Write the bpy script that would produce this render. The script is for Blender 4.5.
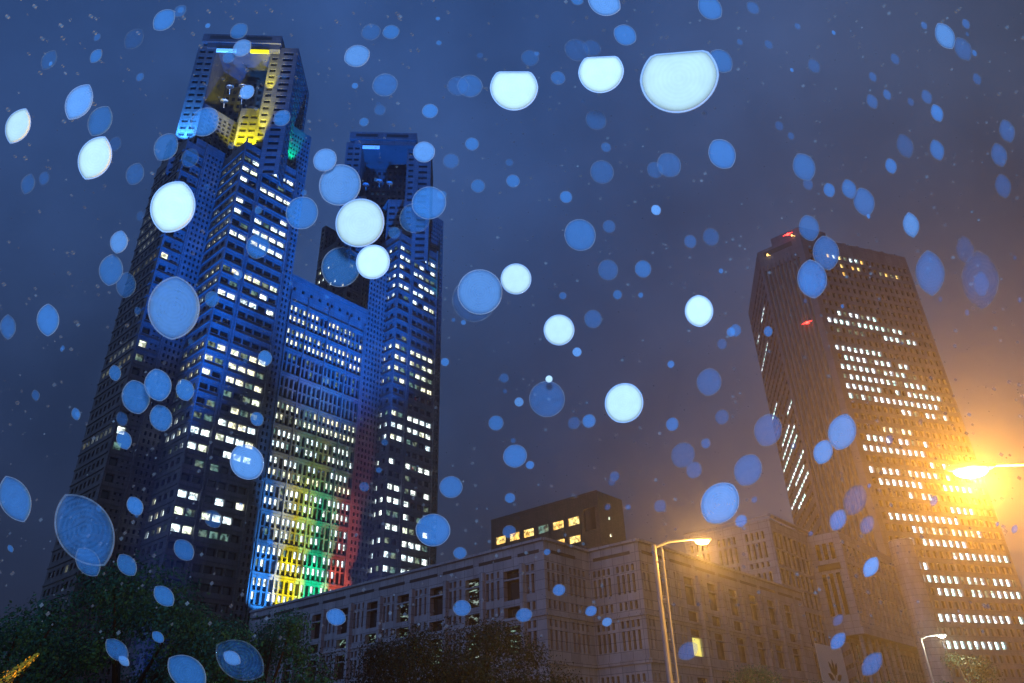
import bpy, bmesh, math, random
from mathutils import Vector, Matrix

# ---------------------------------------------------------------- scene, camera, world, lights
for o in list(bpy.data.objects):
    bpy.data.objects.remove(o)
S = bpy.context.scene
C = S.collection
D = math.radians
CAMZ = 1.6

F_PX = 743.0                       # focal length in pixels of a 1024 px wide frame
zc = Vector((469 - 512, -(-972 - 341.5), -F_PX)).normalized()     # world up seen in camera axes
fw = Vector((0, 0, -1)); Yc = (fw - zc * fw.dot(zc)).normalized(); Xc = Yc.cross(zc)
MW = Matrix((Xc, Yc, zc))          # world = MW @ camera vector
cam = bpy.data.objects.new('camera', bpy.data.cameras.new('camera'))
C.objects.link(cam)
cam.matrix_world = Matrix.Translation((0, 0, CAMZ)) @ MW.to_4x4()
cam.data.sensor_width = 36; cam.data.lens = 36 * F_PX / 1024
cam.data.clip_start = 0.05; cam.data.clip_end = 4000
S.camera = cam
S.view_settings.view_transform = 'Standard'; S.view_settings.look = 'None'
S.view_settings.gamma = 1; S.view_settings.exposure = 0
S.render.engine = 'CYCLES'
cy = S.cycles
cy.use_denoising = True
cy.max_bounces = 5; cy.diffuse_bounces = 2; cy.glossy_bounces = 2; cy.transmission_bounces = 2
cy.volume_bounces = 0; cy.transparent_max_bounces = 24
cy.caustics_reflective = False; cy.caustics_refractive = False
cy.sample_clamp_indirect = 4

def node(nt, typ, **kw):
    n = nt.nodes.new(typ)
    for k, v in kw.items():
        if k.startswith('i_'):
            n.inputs[k[2:]].default_value = v
        else:
            setattr(n, k, v)
    return n

w = bpy.data.worlds.new('World'); S.world = w; w.use_nodes = True
nt = w.node_tree; nt.nodes.clear()
out = node(nt, 'ShaderNodeOutputWorld'); bg = node(nt, 'ShaderNodeBackground')
sky = node(nt, 'ShaderNodeTexSky'); sky.sky_type = 'NISHITA'; sky.sun_disc = False
sky.sun_elevation = D(2); sky.sun_rotation = D(200); sky.air_density = 2; sky.dust_density = 3; sky.ozone_density = 4
tc = node(nt, 'ShaderNodeTexCoord')
# rain clouds, lit blue by the city below them: brighter and bluer high up, greyer to the right
n1 = node(nt, 'ShaderNodeTexNoise'); n1.inputs['Scale'].default_value = 2.2; n1.inputs['Detail'].default_value = 5; n1.inputs['Roughness'].default_value = .55
nt.links.new(tc.outputs['Generated'], n1.inputs['Vector'])
sep = node(nt, 'ShaderNodeSeparateXYZ'); nt.links.new(tc.outputs['Generated'], sep.inputs[0])
mz = node(nt, 'ShaderNodeMapRange'); mz.inputs['From Min'].default_value = .1; mz.inputs['From Max'].default_value = .8
nt.links.new(sep.outputs['Z'], mz.inputs['Value'])
cz = node(nt, 'ShaderNodeValToRGB'); nt.links.new(mz.outputs[0], cz.inputs[0])
e = cz.color_ramp.elements
e[0].position = 0; e[0].color = (.019, .025, .050, 1)
e[1].position = 1; e[1].color = (.030, .078, .235, 1)
m_ = cz.color_ramp.elements.new(.55); m_.color = (.024, .050, .135, 1)
mx = node(nt, 'ShaderNodeMapRange'); mx.inputs['From Min'].default_value = .05; mx.inputs['From Max'].default_value = .6
nt.links.new(sep.outputs['X'], mx.inputs['Value'])
mixx = node(nt, 'ShaderNodeMixRGB'); mixx.inputs[2].default_value = (.044, .062, .112, 1)
nt.links.new(mx.outputs[0], mixx.inputs[0]); nt.links.new(cz.outputs[0], mixx.inputs[1])
mn = node(nt, 'ShaderNodeMapRange'); mn.inputs['From Min'].default_value = .3; mn.inputs['From Max'].default_value = .7
mn.inputs['To Min'].default_value = .5; mn.inputs['To Max'].default_value = 1.5
nt.links.new(n1.outputs[0], mn.inputs['Value'])
mul = node(nt, 'ShaderNodeVectorMath', operation='SCALE'); nt.links.new(mixx.outputs[0], mul.inputs[0]); nt.links.new(mn.outputs[0], mul.inputs['Scale'])
sks = node(nt, 'ShaderNodeVectorMath', operation='SCALE'); sks.inputs['Scale'].default_value = .006
nt.links.new(sky.outputs[0], sks.inputs[0])
addn = node(nt, 'ShaderNodeVectorMath', operation='ADD')
nt.links.new(mul.outputs[0], addn.inputs[0]); nt.links.new(sks.outputs[0], addn.inputs[1])
nt.links.new(addn.outputs[0], bg.inputs[0]); bg.inputs[1].default_value = 1.0
nt.links.new(bg.outputs[0], out.inputs[0])

def lamp(kind, loc, energy, color, aim=None, size=.3, spot=60, blend=.6, angle=None):
    d = bpy.data.lights.new('lamp_light', kind); d.energy = energy; d.color = color
    if kind == 'SUN': d.angle = angle
    else: d.shadow_soft_size = size
    if kind == 'SPOT': d.spot_size = D(spot); d.spot_blend = blend
    o = bpy.data.objects.new('lamp_light', d); C.objects.link(o); o.location = loc
    if aim is not None:
        v = (Vector(aim) - Vector(loc)).normalized()
        o.rotation_euler = v.to_track_quat('-Z', 'Y').to_euler()
    return o
# the last overcast dusk light, from behind the camera to the left
lamp('SUN', (0, 0, 300), .55, (.36, .56, 1.0), aim=(95, 100, 255), angle=D(60))
# the photographer's flash, just above the camera: it lights the falling rain
lamp('POINT', (0, -.05, CAMZ + .22), 380, (.72, .86, 1.0), size=.05)

# ---------------------------------------------------------------- helpers
def dirv(az): return Vector((math.sin(D(az)), math.cos(D(az))))
def polar(az, d): return dirv(az) * d
def hit(P, dv, az):
    # the point P + t*dv that is seen at azimuth az
    k = math.tan(D(az)); t = (k * P.y - P.x) / (dv.x - k * dv.y)
    return P + dv * t
def proj(p):
    c = MW.transposed() @ (Vector(p) - Vector((0, 0, CAMZ)))
    if c.z > -.1: return (-9999, -9999)
    return (512 + F_PX * c.x / -c.z, 341.5 - F_PX * c.y / -c.z)
def ray(x, y): return (MW @ Vector((x - 512, -(y - 341.5), -F_PX))).normalized()
U = dirv(40.5); V = dirv(-49.5)

def tag(o, label=None, cat=None, group=None, kind=None):
    if label: o['label'] = label
    if cat: o['category'] = cat
    if group: o['group'] = group
    if kind: o['kind'] = kind
    return o
def empty(name, loc, label, cat, group=None):
    o = bpy.data.objects.new(name, None); C.objects.link(o); o.location = loc
    o.empty_display_size = .2
    return tag(o, label, cat, group)
class MB:
    def __init__(s): s.v = []; s.f = []; s.m = []
    def quad(s, a, b, c, d, m=0):
        n = len(s.v); s.v += [tuple(a), tuple(b), tuple(c), tuple(d)]; s.f.append((n, n+1, n+2, n+3)); s.m.append(m)
    def poly(s, pts, m=0):
        n = len(s.v); s.v += [tuple(p) for p in pts]; s.f.append(tuple(range(n, n+len(pts)))); s.m.append(m)
    def box(s, lo, hi, m=0):
        x0, y0, z0 = lo; x1, y1, z1 = hi
        s.hexa([(x0,y0),(x1,y0),(x1,y1),(x0,y1)], z0, z1, m)
    def hexa(s, pl, z0, z1, m=0):
        # prism over a plan polygon given counter-clockwise
        n = len(pl)
        for i in range(n):
            a = pl[i]; b = pl[(i+1) % n]
            s.quad((a[0],a[1],z0),(b[0],b[1],z0),(b[0],b[1],z1),(a[0],a[1],z1), m)
        s.poly([(p[0],p[1],z1) for p in pl], m); s.poly([(p[0],p[1],z0) for p in reversed(pl)], m)
    def ubox(s, P, du, dv, lu, lv, z0, z1, m=0):
        a = P; b = P + du*lu; c = b + dv*lv; d = P + dv*lv
        pl = [a, b, c, d]
        ar = sum(pl[i].x*pl[(i+1)%4].y - pl[(i+1)%4].x*pl[i].y for i in range(4))
        if ar < 0: pl.reverse()
        s.hexa([(p.x, p.y) for p in pl], z0, z1, m)
    def tube(s, p0, p1, r0, r1=None, n=10, m=0, caps=True):
        p0 = Vector(p0); p1 = Vector(p1); r1 = r0 if r1 is None else r1
        d = (p1-p0).normalized(); a = d.orthogonal().normalized(); b = d.cross(a)
        A = [p0 + (a*math.cos(t)+b*math.sin(t))*r0 for t in [2*math.pi*i/n for i in range(n)]]
        B = [p1 + (a*math.cos(t)+b*math.sin(t))*r1 for t in [2*math.pi*i/n for i in range(n)]]
        for i in range(n):
            j = (i+1) % n; s.quad(A[i], A[j], B[j], B[i], m)
        if caps: s.poly(list(reversed(A)), m); s.poly(B, m)
    def build(s, name, mats, parent=None, smooth=False):
        me = bpy.data.meshes.new(name); me.from_pydata(s.v, [], s.f)
        for m in (mats if isinstance(mats, (list, tuple)) else [mats]): me.materials.append(m)
        me.polygons.foreach_set('material_index', s.m)
        if smooth:
            bm = bmesh.new(); bm.from_mesh(me); bmesh.ops.remove_doubles(bm, verts=bm.verts, dist=1e-4); bm.to_mesh(me); bm.free()
            me.polygons.foreach_set('use_smooth', [True]*len(me.polygons))
        me.update()
        o = bpy.data.objects.new(name, me); C.objects.link(o)
        if parent is not None:
            o.parent = parent
            o.matrix_parent_inverse = Matrix.Translation(-Vector(parent.location))
        return o

# ---------------------------------------------------------------- materials
def mat(name, col, rough=.7, metal=0, spec=.4):
    m = bpy.data.materials.new(name); m.use_nodes = True
    b = m.node_tree.nodes['Principled BSDF']
    b.inputs['Base Color'].default_value = (*col, 1); b.inputs['Roughness'].default_value = rough
    b.inputs['Metallic'].default_value = metal; b.inputs['Specular IOR Level'].default_value = spec
    return m
def noisy(name, c1, c2, scale=.5, rough=.7, detail=6, streak=False, spec=.3, bump=.0):
    m = mat(name, c1, rough, 0, spec); nt = m.node_tree; b = nt.nodes['Principled BSDF']
    tc = node(nt, 'ShaderNodeTexCoord'); mp = node(nt, 'ShaderNodeMapping')
    if streak: mp.inputs['Scale'].default_value = (1, 1, .12)
    nt.links.new(tc.outputs['Object'], mp.inputs[0])
    n = node(nt, 'ShaderNodeTexNoise'); n.inputs['Scale'].default_value = scale; n.inputs['Detail'].default_value = detail; n.inputs['Roughness'].default_value = .65
    nt.links.new(mp.outputs[0], n.inputs['Vector'])
    r = node(nt, 'ShaderNodeValToRGB'); r.color_ramp.elements[0].position = .32; r.color_ramp.elements[1].position = .68
    r.color_ramp.elements[0].color = (*c1, 1); r.color_ramp.elements[1].color = (*c2, 1)
    nt.links.new(n.outputs[0], r.inputs[0]); nt.links.new(r.outputs[0], b.inputs['Base Color'])
    return m
def stone(name, c1, c2, pw=1.6, ph=1.0, rough=.65):
    # granite slabs: joints every pw x ph metres on vertical walls, slab-to-slab tone changes, rain stains
    m = mat(name, c1, rough, 0, .35); nt = m.node_tree; b = nt.nodes['Principled BSDF']; L = nt.links
    geo = node(nt, 'ShaderNodeNewGeometry')
    cr = node(nt, 'ShaderNodeVectorMath', operation='CROSS_PRODUCT'); cr.inputs[0].default_value = (0, 0, 1)
    L.new(geo.outputs['True Normal'], cr.inputs[1])
    dt = node(nt, 'ShaderNodeVectorMath', operation='DOT_PRODUCT'); L.new(cr.outputs[0], dt.inputs[0]); L.new(geo.outputs['Position'], dt.inputs[1])
    sp = node(nt, 'ShaderNodeSeparateXYZ'); L.new(geo.outputs['Position'], sp.inputs[0])
    cb = node(nt, 'ShaderNodeCombineXYZ'); L.new(dt.outputs['Value'], cb.inputs[0]); L.new(sp.outputs['Z'], cb.inputs[1])
    br = node(nt, 'ShaderNodeTexBrick'); L.new(cb.outputs[0], br.inputs['Vector'])
    br.offset = 0; br.inputs['Scale'].default_value = 1; br.inputs['Brick Width'].default_value = pw; br.inputs['Row Height'].default_value = ph
    br.inputs['Mortar Size'].default_value = .035; br.inputs['Mortar Smooth'].default_value = .1
    br.inputs['Color1'].default_value = (*c1, 1); br.inputs['Color2'].default_value = (*c2, 1); br.inputs['Mortar'].default_value = (*[x*.35 for x in c1], 1)
    n = node(nt, 'ShaderNodeTexNoise'); n.inputs['Scale'].default_value = .35; n.inputs['Detail'].default_value = 8; n.inputs['Roughness'].default_value = .7
    mp = node(nt, 'ShaderNodeMapping'); mp.inputs['Scale'].default_value = (1, 1, .25); L.new(geo.outputs['Position'], mp.inputs[0]); L.new(mp.outputs[0], n.inputs['Vector'])
    mr = node(nt, 'ShaderNodeMapRange'); mr.inputs['From Min'].default_value = .3; mr.inputs['From Max'].default_value = .7; mr.inputs['To Min'].default_value = .62; mr.inputs['To Max'].default_value = 1.15
    L.new(n.outputs[0], mr.inputs[0])
    sc = node(nt, 'ShaderNodeVectorMath', operation='SCALE'); L.new(br.outputs['Color'], sc.inputs[0]); L.new(mr.outputs[0], sc.inputs['Scale'])
    L.new(sc.outputs[0], b.inputs['Base Color'])
    return m
def litmat(name, c1, c2, s0, s1, scale=(.9, .9, .9), seed=0, fmin=.38, fmax=.62):
    # a room behind glass with its ceiling lights on; uneven, as blinds and furniture make it
    m = bpy.data.materials.new(name); m.use_nodes = True; nt = m.node_tree; nt.nodes.clear(); L = nt.links
    o = node(nt, 'ShaderNodeOutputMaterial'); em = node(nt, 'ShaderNodeEmission'); gl = node(nt, 'ShaderNodeBsdfGlossy'); gl.inputs['Roughness'].default_value = .05; gl.inputs['Color'].default_value = (.06, .06, .06, 1)
    ad = node(nt, 'ShaderNodeAddShader'); geo = node(nt, 'ShaderNodeNewGeometry')
    mp = node(nt, 'ShaderNodeMapping'); mp.inputs['Scale'].default_value = scale; mp.inputs['Location'].default_value = (seed, seed*2, 0)
    L.new(geo.outputs['Position'], mp.inputs[0])
    n = node(nt, 'ShaderNodeTexNoise'); n.inputs['Scale'].default_value = 1; n.inputs['Detail'].default_value = 3
    L.new(mp.outputs[0], n.inputs['Vector'])
    v = node(nt, 'ShaderNodeTexNoise'); v.inputs['Scale'].default_value = .25; v.inputs['Detail'].default_value = 1; L.new(geo.outputs['Position'], v.inputs['Vector'])
    mr = node(nt, 'ShaderNodeMapRange'); mr.inputs['From Min'].default_value = fmin; mr.inputs['From Max'].default_value = fmax; mr.inputs['To Min'].default_value = s0; mr.inputs['To Max'].default_value = s1
    L.new(n.outputs[0], mr.inputs[0])
    cr = node(nt, 'ShaderNodeValToRGB'); cr.color_ramp.elements[0].position = .42; cr.color_ramp.elements[1].position = .58
    cr.color_ramp.elements[0].color = (*c1, 1); cr.color_ramp.elements[1].color = (*c2, 1); L.new(v.outputs[0], cr.inputs[0])
    L.new(cr.outputs[0], em.inputs[0]); L.new(mr.outputs[0], em.inputs[1]); L.new(em.outputs[0], ad.inputs[0]); L.new(gl.outputs[0], ad.inputs[1]); L.new(ad.outputs[0], o.inputs[0])
    m.cycles.emission_sampling = 'NONE'
    return m
M = {}
M['granite'] = stone('tower_granite', (.20, .20, .215), (.15, .15, .165))
M['granite_a'] = stone('hall_granite', (.40, .45, .53), (.31, .35, .42), 1.9, 1.25)
M['granite_r'] = stone('right_tower_stone', (.20, .235, .31), (.165, .195, .26), 3.1, 3.6)
M['brown'] = stone('brown_tile', (.16, .13, .11), (.12, .10, .085), 1.2, .6)
M['dark_metal'] = mat('dark_metal', (.05, .05, .055), .4, .6)
M['glass'] = mat('dark_glass', (.012, .014, .018), .08, 0, .8)
M['roof'] = noisy('roof_gravel', (.1, .1, .1), (.16, .16, .16))
M['lit_white'] = litmat('lit_white', (.88, 1, .90), (.72, .92, 1), .5, 3.8)
M['lit_warm'] = litmat('lit_warm', (1, .95, .62), (.88, 1, .75), .5, 3.0, seed=7)
M['lit_dim'] = litmat('lit_dim', (.35, .7, .6), (.6, .75, .5), .03, .5, seed=13)
M['lit_cold'] = litmat('lit_cold', (.6, 1, .88), (.85, .95, 1), .7, 5.0, (.7, .7, .9), seed=3)
M['lit_orange'] = litmat('lit_orange', (1, .55, .12), (1, .75, .25), .5, 2.4, seed=5)
M['lit_blind'] = litmat('lit_blind', (1, .9, .22), (1, .85, .18), .75, 1.0, seed=9)
M['lit_spots'] = litmat('lit_spots', (.6, 1, .8), (.8, 1, .9), 0, .55, (.9, .9, 3.0), seed=21, fmin=.56, fmax=.68)

# ---------------------------------------------------------------- facades
class Facade:
    """collects walls and window panes of one building"""
    def __init__(s): s.w = MB(); s.panes = []
    def wall(s, A, B, z0, z1, cols=(), depth=.5, m=0, out=None):
        # plan A -> B, seen from outside A is on the left; cols = [(x0, x1, [(za, zb, pane material)])]
        d = (B - A); Lw = d.length; d = d / Lw; nrm = Vector((d.y, -d.x)); inn = -nrm
        P = lambda x, z, k=0.0: (A.x + d.x*x + inn.x*k, A.y + d.y*x + inn.y*k, z)
        q = s.w.quad; x = 0
        for (x0, x1, rows) in cols:
            if x1 > Lw - .05 or x0 < x + .02: continue
            q(P(x, z0), P(x0, z0), P(x0, z1), P(x, z1), m); x = x1; z = z0
            for (a, b, pm) in sorted(rows, key=lambda r: r[0]):
                if a < z + .02 or b > z1 - .02: continue
                q(P(x0, z), P(x1, z), P(x1, a), P(x0, a), m)
                q(P(x0, a), P(x0, a, depth), P(x0, b, depth), P(x0, b), m)
                q(P(x1, a, depth), P(x1, a), P(x1, b), P(x1, b, depth), m)
                q(P(x0, a), P(x1, a), P(x1, a, depth), P(x0, a, depth), m)
                q(P(x0, b, depth), P(x1, b, depth), P(x1, b), P(x0, b), m)
                s.panes.append(((P(x0, a, depth), P(x1, a, depth), P(x1, b, depth), P(x0, b, depth)), pm or 'glass', nrm))
                z = b
            q(P(x0, z), P(x1, z), P(x1, z1), P(x0, z1), m)
        q(P(x, z0), P(Lw, z0), P(Lw, z1), P(x, z1), m)
    def finish(s, root, wallname, mats, limit=100, own=None):
        s.w.build(wallname, mats, root)
        names = ['glass', 'lit_white', 'lit_warm', 'lit_dim', 'lit_cold', 'lit_orange', 'lit_blind', 'lit_spots']
        def score(p):
            q, pm, n = p
            pr = [proj(v) for v in q]
            if any(a < 0 or a > 1024 or b < 0 or b > 683 for a, b in pr): return 0
            ar = abs(sum(pr[i][0]*pr[(i+1) % 4][1] - pr[(i+1) % 4][0]*pr[i][1] for i in range(4)))/2
            c = Vector((q[0][0], q[0][1])); fac = -n.dot(c) > 0
            return ar * (1 if fac else 0) * (4 if pm != 'glass' else 1)
        ps = sorted(s.panes, key=score, reverse=True)
        def pane(mb, p, m):
            q, pm, n = p; t = Vector((n.x, n.y, 0)) * -.04
            back = [Vector(v) + t for v in q]
            mb.quad(*q, m); mb.quad(back[3], back[2], back[1], back[0], m)
            for i in range(4):
                j = (i+1) % 4; mb.quad(q[j], q[i], back[i], back[j], m)
        for p in ps[:limit]:
            if score(p) <= 0: break
            mb = MB(); pane(mb, p, 0); mb.build('window', M[p[1]], root)
        mb = MB(); used = ps[:limit] if score(ps[min(limit, len(ps)-1)]) > 0 else [p for p in ps[:limit] if score(p) > 0]
        for p in ps[len(used):]:
            mb.quad(*p[0], names.index(p[1]))
        o = mb.build('window', [M[n] for n in names], root); o['kind'] = 'stuff'

rnd = random.Random(5)
def grid_cols(L, z0, z1, n, wf, fh, h0, h1, lit=None, start=.6, pil=None):
    """n equal columns with window share wf on floors of height fh"""
    res = []; pitch = (L - 2*start) / n
    for i in range(n):
        x0 = start + pitch*(i + (1-wf)/2); x1 = x0 + pitch*wf
        rows = []
        z = z0 + fh*.0; k = 0
        while z + fh <= z1 - 1.0:
            rows.append((z + h0, z + h1, lit(i, k, z) if lit else None)); z += fh; k += 1
        res.append((x0, x1, rows))
    return res

# ---------------------------------------------------------------- twin-tower building
FH = 4.0
def build_twin():
    root = empty('skyscraper', (-60, 190, 0), 'tall blue-lit granite twin-tower skyscraper with a lower centre part striped by coloured floodlights', 'skyscraper')
    F = Facade()
    C1 = polar(-30.4, 190.0); R1 = hit(C1, U, -28.65); P0 = hit(C1, V, -32.1)
    C2 = polar(-25.5, 183.0); R2 = hit(C2, U, -20.45); L2 = hit(C2, V, -27.0)
    LT = 168.0
    def band(corner, ivs):
        def y_of(z): return proj((corner.x, corner.y, z + 2.2))[1]
        def f(z):
            y = y_of(z)
            for (a, b, p, kind) in ivs:
                if a <= y <= b: return p, kind
            return 0, None
        return f
    ivA2 = [(150, 176, .75, 'lit_white'), (195, 240, .9, 'lit_white'), (262, 272, 1, 'lit_warm'), (276, 292, .75, 'lit_white'), (335, 372, .97, 'lit_warm'),
            (373, 402, .55, 'lit_dim'), (403, 445, .95, 'lit_white'), (446, 478, .08, 'lit_dim'), (482, 535, .85, 'lit_white'), (564, 578, .9, 'lit_warm')]
    ivA1 = [(138, 160, .5, 'lit_white'), (190, 232, .8, 'lit_white'), (250, 262, 1, 'lit_warm'), (335, 342, .6, 'lit_white'), (346, 362, 1, 'lit_warm'), (372, 382, .5, 'lit_white'), (416, 430, 1, 'lit_white'), (462, 474, .9, 'lit_white'), (492, 503, .9, 'lit_white'), (528, 541, 1, 'lit_white'), (556, 566, .7, 'lit_warm')]
    ivB2 = [(238, 300, .8, 'lit_white'), (335, 378, .95, 'lit_warm'), (406, 436, .9, 'lit_white'), (447, 470, .85, 'lit_white'), (472, 600, .75, 'lit_white')]
    ivB1 = [(230, 300, .4, 'lit_white')]
    def tower(T, iv1, iv2, seed):
        r = random.Random(seed)
        c1, r1, p0, c2, r2, l2 = [p + T for p in (C1, R1, P0, C2, R2, L2)]
        f1 = band(c1, iv1); f2 = band(c2, iv2)
        def litf(f):
            cache = {}
            def g(i, k, z):
                p, kind = f(z)
                if p > 0 and r.random() < p:
                    if r.random() < .2: return 'lit_dim'
                    if r.random() < .12: return 'lit_warm'
                    return kind
                return 'lit_dim' if r.random() < .012 else None
            return g
        # lobe 1 (left): left face, right face
        LA = (p0-c1).length
        F.wall(p0, c1, 0, LT, grid_cols(LA, 0, LT-3, 7, .55, FH, 1.3, 2.9, litf(f1), .8), .6)
        LB = (r1-c1).length
        F.wall(c1, r1, 0, LT, grid_cols(LB, 0, LT-3, 2, .74, FH, 1.0, 3.0, litf(f1), .5), .7)
        back = V * LA
        F.wall(r1, r1 + back, 0, LT); F.w.poly([(*p, LT) for p in (p0, c1, r1, r1 + back)], 0)
        l4 = p0 + U*1.6 + V*.2
        F.wall(l4 + V*2.5, l4, 0, LT + 14, [(.5, 1.9, [(LT + 1.5 + 2*k, LT + 2.7 + 2*k, None) for k in range(6)])], .45)
        F.wall(l4, l4 + U*11, LT - 2, LT + 14, grid_cols(11, LT - 2, LT + 13, 7, .5, 2, .35, 1.5, None, .3), .45)
        F.w.poly([(*p, LT + 14) for p in (l4, l4 + U*11, l4 + U*11 + V*2.5, l4 + V*2.5)], 0); F.wall(l4 + U*11 + V*2.5, l4 + V*2.5, LT - 2, LT + 14)
        F.wall(l4 + U*11, l4 + U*11 + V*2.5, LT - 2, LT + 14)
        # recess between the lobes: fine ladder of slots
        q0 = hit(l2, -U, -29.6) if T.length < 1 else l2 - U*((hit(L2, -U, -29.6) - L2).length); LQ0 = (l2-q0).length
        F.wall(q0, l2, 0, LT + 3, grid_cols(LQ0, 0, LT+1, 7, .5, FH/2, .35, 1.5, None, .4), .45)
        F.w.poly([(*p, LT+3) for p in (q0, l2, l2 + V*6, q0 + V*6)], 0)
        # lobe 2
        LC = (l2-c2).length; LD = (r2-c2).length
        F.wall(l2, c2, 0, LT, grid_cols(LC, 0, LT-3, 4, .55, FH, 1.3, 2.9, litf(f2), .5), .6)
        g2 = litf(f2)
        def cols2(step):
            cs = []; xs = [.5, 3.3] + [7.2 + 2.72*i for i in range(4)]
            for x in xs:
                rows = []; z = 0
                while z + FH <= LT - 3:
                    rows.append((z + 1.15, z + 2.95, g2(0, 0, z))); z += FH
                cs.append((x, x + 2.35, rows))
            # the plain pilaster between the bays carries one slim slot
            cs.append((6.05, 6.45, [(z_, z_ + 1.5, None) for z_ in [2*k + .3 for k in range(int((LT-6)/2))]]))
            return sorted(cs, key=lambda c: c[0])
        F.wall(c2, r2, 0, LT, cols2(0), .7)
        F.w.poly([(*p, LT) for p in (l2, c2, r2, r2 + V*26, l2 + V*14)], 0)
        # protruding floor ledges on the windowed faces, pilaster fins
        nU = Vector((U.y, -U.x)); nV = -U
        z = FH
        while z < LT - 2:
            F.w.ubox(c2 + nU*.28, U, -nU, LD, .27, z - .18, z + .18); F.w.ubox(c1 + nU*.28, U, -nU, LB, .27, z - .18, z + .18)
            F.w.ubox(c2 + nV*.28, V, -nV, LC, .27, z - .18, z + .18); F.w.ubox(c1 + nV*.28, V, -nV, LA, .27, z - .18, z + .18)
            z += FH
        for x in (0, 5.75, 6.55, LD - .4):
            F.w.ubox(c2 + U*x + nU*.6, U, -nU, .35, .59, 0, LT + 1.0)
        for x in (0, LB - .35): F.w.ubox(c1 + U*x + nU*.6, U, -nU, .35, .59, 0, LT + 1.0)
        # lobe 3: ladder of slots, rises higher
        c3 = r2 + V*1.2; e3 = hit(c3, U, -19.62) if T.length < 1 else c3 + U*((hit(R2 + V*1.2, U, -19.62) - R2 - V*1.2).length)
        F.wall(c3 - U*5.5, e3 , LT + .2, LT + 18.5, grid_cols(5.5 + (e3-c3).length, LT+.2, LT + 18, 9, .5, 2, .35, 1.5, None, .3), .45)
        F.wall(c3 - U*5.5 + V*16, c3 - U*5.5, LT + .2, LT + 18.5, grid_cols(16, LT+.2, LT + 18, 12, .5, 2, .35, 1.5, None, .3), .45)
        F.wall(c3, e3, 0, LT + .2, grid_cols((e3-c3).length, 0, LT, 3, .5, 2, .35, 1.5, None, .2), .45)
        F.wall(e3, e3 + V*24, 0, LT + 18.5)
        F.w.poly([(*p, LT + 18.5) for p in (c3 - U*5.5, e3, e3 + V*24, c3 - U*5.5 + V*24)], 0)
        # shaft turned by 45 degrees
        X = dirv(85.7); Y = dirv(-4.3); O = Vector((-102.0, 167.0)) + T
        pt = lambda x, y: O + X*x + Y*y
        ZT = 214.4
        ladder = lambda L, z0, z1, n, wf=.7: grid_cols(L, z0, z1, n, wf, 2.9, .5, 1.9, None, .35)
        F.wall(pt(0, 0), pt(6.0, 0), LT - 10, ZT, ladder(6.0, LT - 10, ZT, 2), .6)              # left pillar
        F.wall(pt(6.0, 0), pt(6.0, 13), LT - 10, ZT)
        F.wall(pt(0, 22), pt(0, 0), LT - 10, ZT, ladder(22, LT - 10, ZT, 7), .6)
        F.wall(pt(27.0, 0), pt(33.0, 0), LT - 10, ZT, ladder(6.0, LT - 10, ZT, 1, .62), .6)     # right pillar
        F.wall(pt(33.0, 0), pt(33.0, 20), LT - 10, ZT, ladder(20, LT - 10, ZT, 7), .6)
        F.wall(pt(23.6, 1.2), pt(27.0, 1.2), LT - 14, ZT, ladder(3.4, LT - 14, ZT, 1, .7), .5)      # narrow strip by the niche
        F.wall(pt(23.6, 13), pt(23.6, 1.2), LT - 14, ZT)
        F.wall(pt(27.0, 1.2), pt(27.0, 0), LT - 14, ZT)
        F.wall(pt(17.2, 2.4), pt(23.6, 2.4), LT - 14, LT + 20, ladder(6.4, LT - 14, LT + 20, 2, .72), .5)   # two-column wall under the niche
        F.w.poly([(*p, LT + 20) for p in (pt(17.2, 2.4), pt(23.6, 2.4), pt(23.6, 13), pt(12, 13))], 0)
        # slanted grid wall
        a = pt(6.2, .6); b = a + U*15
        F.wall(a, b, LT - 14, LT + 20, grid_cols(15, LT - 14, LT + 20, 9, .55, 1.7, .3, 1.3, None, .2), .35)
        F.w.poly([(*p, LT + 20) for p in (a, b, pt(6.2, 13))], 0)
        F.wall(pt(6.0, 13), pt(23.6, 13), LT, ZT, grid_cols(17.6, LT, ZT, 8, .55, 3.4, .6, 2.6, None, .3), .4, )      # niche back
        F.w.poly([(*p, ZT) for p in (pt(0, 0), pt(6, 0), pt(6, 13), pt(0, 22))], 0)
        F.w.poly([(*p, ZT) for p in (pt(23.6, 1.2), pt(33, 1.2), pt(33, 20), pt(23.6, 13))], 0)
        # cap beam across the niche with a slit, and the lintel under it
        F.w.ubox(pt(3.0, -.6), X, Y, 24.0, 20, ZT - 1.6, 215.2); F.w.ubox(pt(1.2, -1.2), X, Y, 26.0, 20, 215.2, 218.9)
        for xx in (2.5, 14.5): F.w.ubox(pt(xx + 1, -1.26), X, Y, 8.5, .05, 216.4, 217.8, 1)
        # back of everything
        F.wall(pt(33, 20), pt(0, 22), 0, ZT)
        return pt
    pA = tower(Vector((0, 0)), ivA1, ivA2, 3)
    T = U*61.5
    pB = tower(T, ivB1, ivB2, 8)
    # centre part
    st = hit(R2 + V*5, U, -19.62); en = hit(R2 + V*5, U, -11.9); Lc = (en - st).length; CT = 133.0
    f = band(st, [(300, 318, .9, 'lit_warm'), (319, 345, .95, 'lit_warm'), (392, 428, .95, 'lit_warm'), (346, 366, .35, 'lit_dim'), (431, 462, .75, 'lit_white'), (463, 480, .95, 'lit_warm'), (485, 600, .85, 'lit_white')])
    r = random.Random(11); cols = []
    Lm = (hit(st, U, -12.85) - st).length
    groups = [4, 5, 5, 4]; x = .7; gw = (Lm - 1.4) / 18.0
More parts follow.
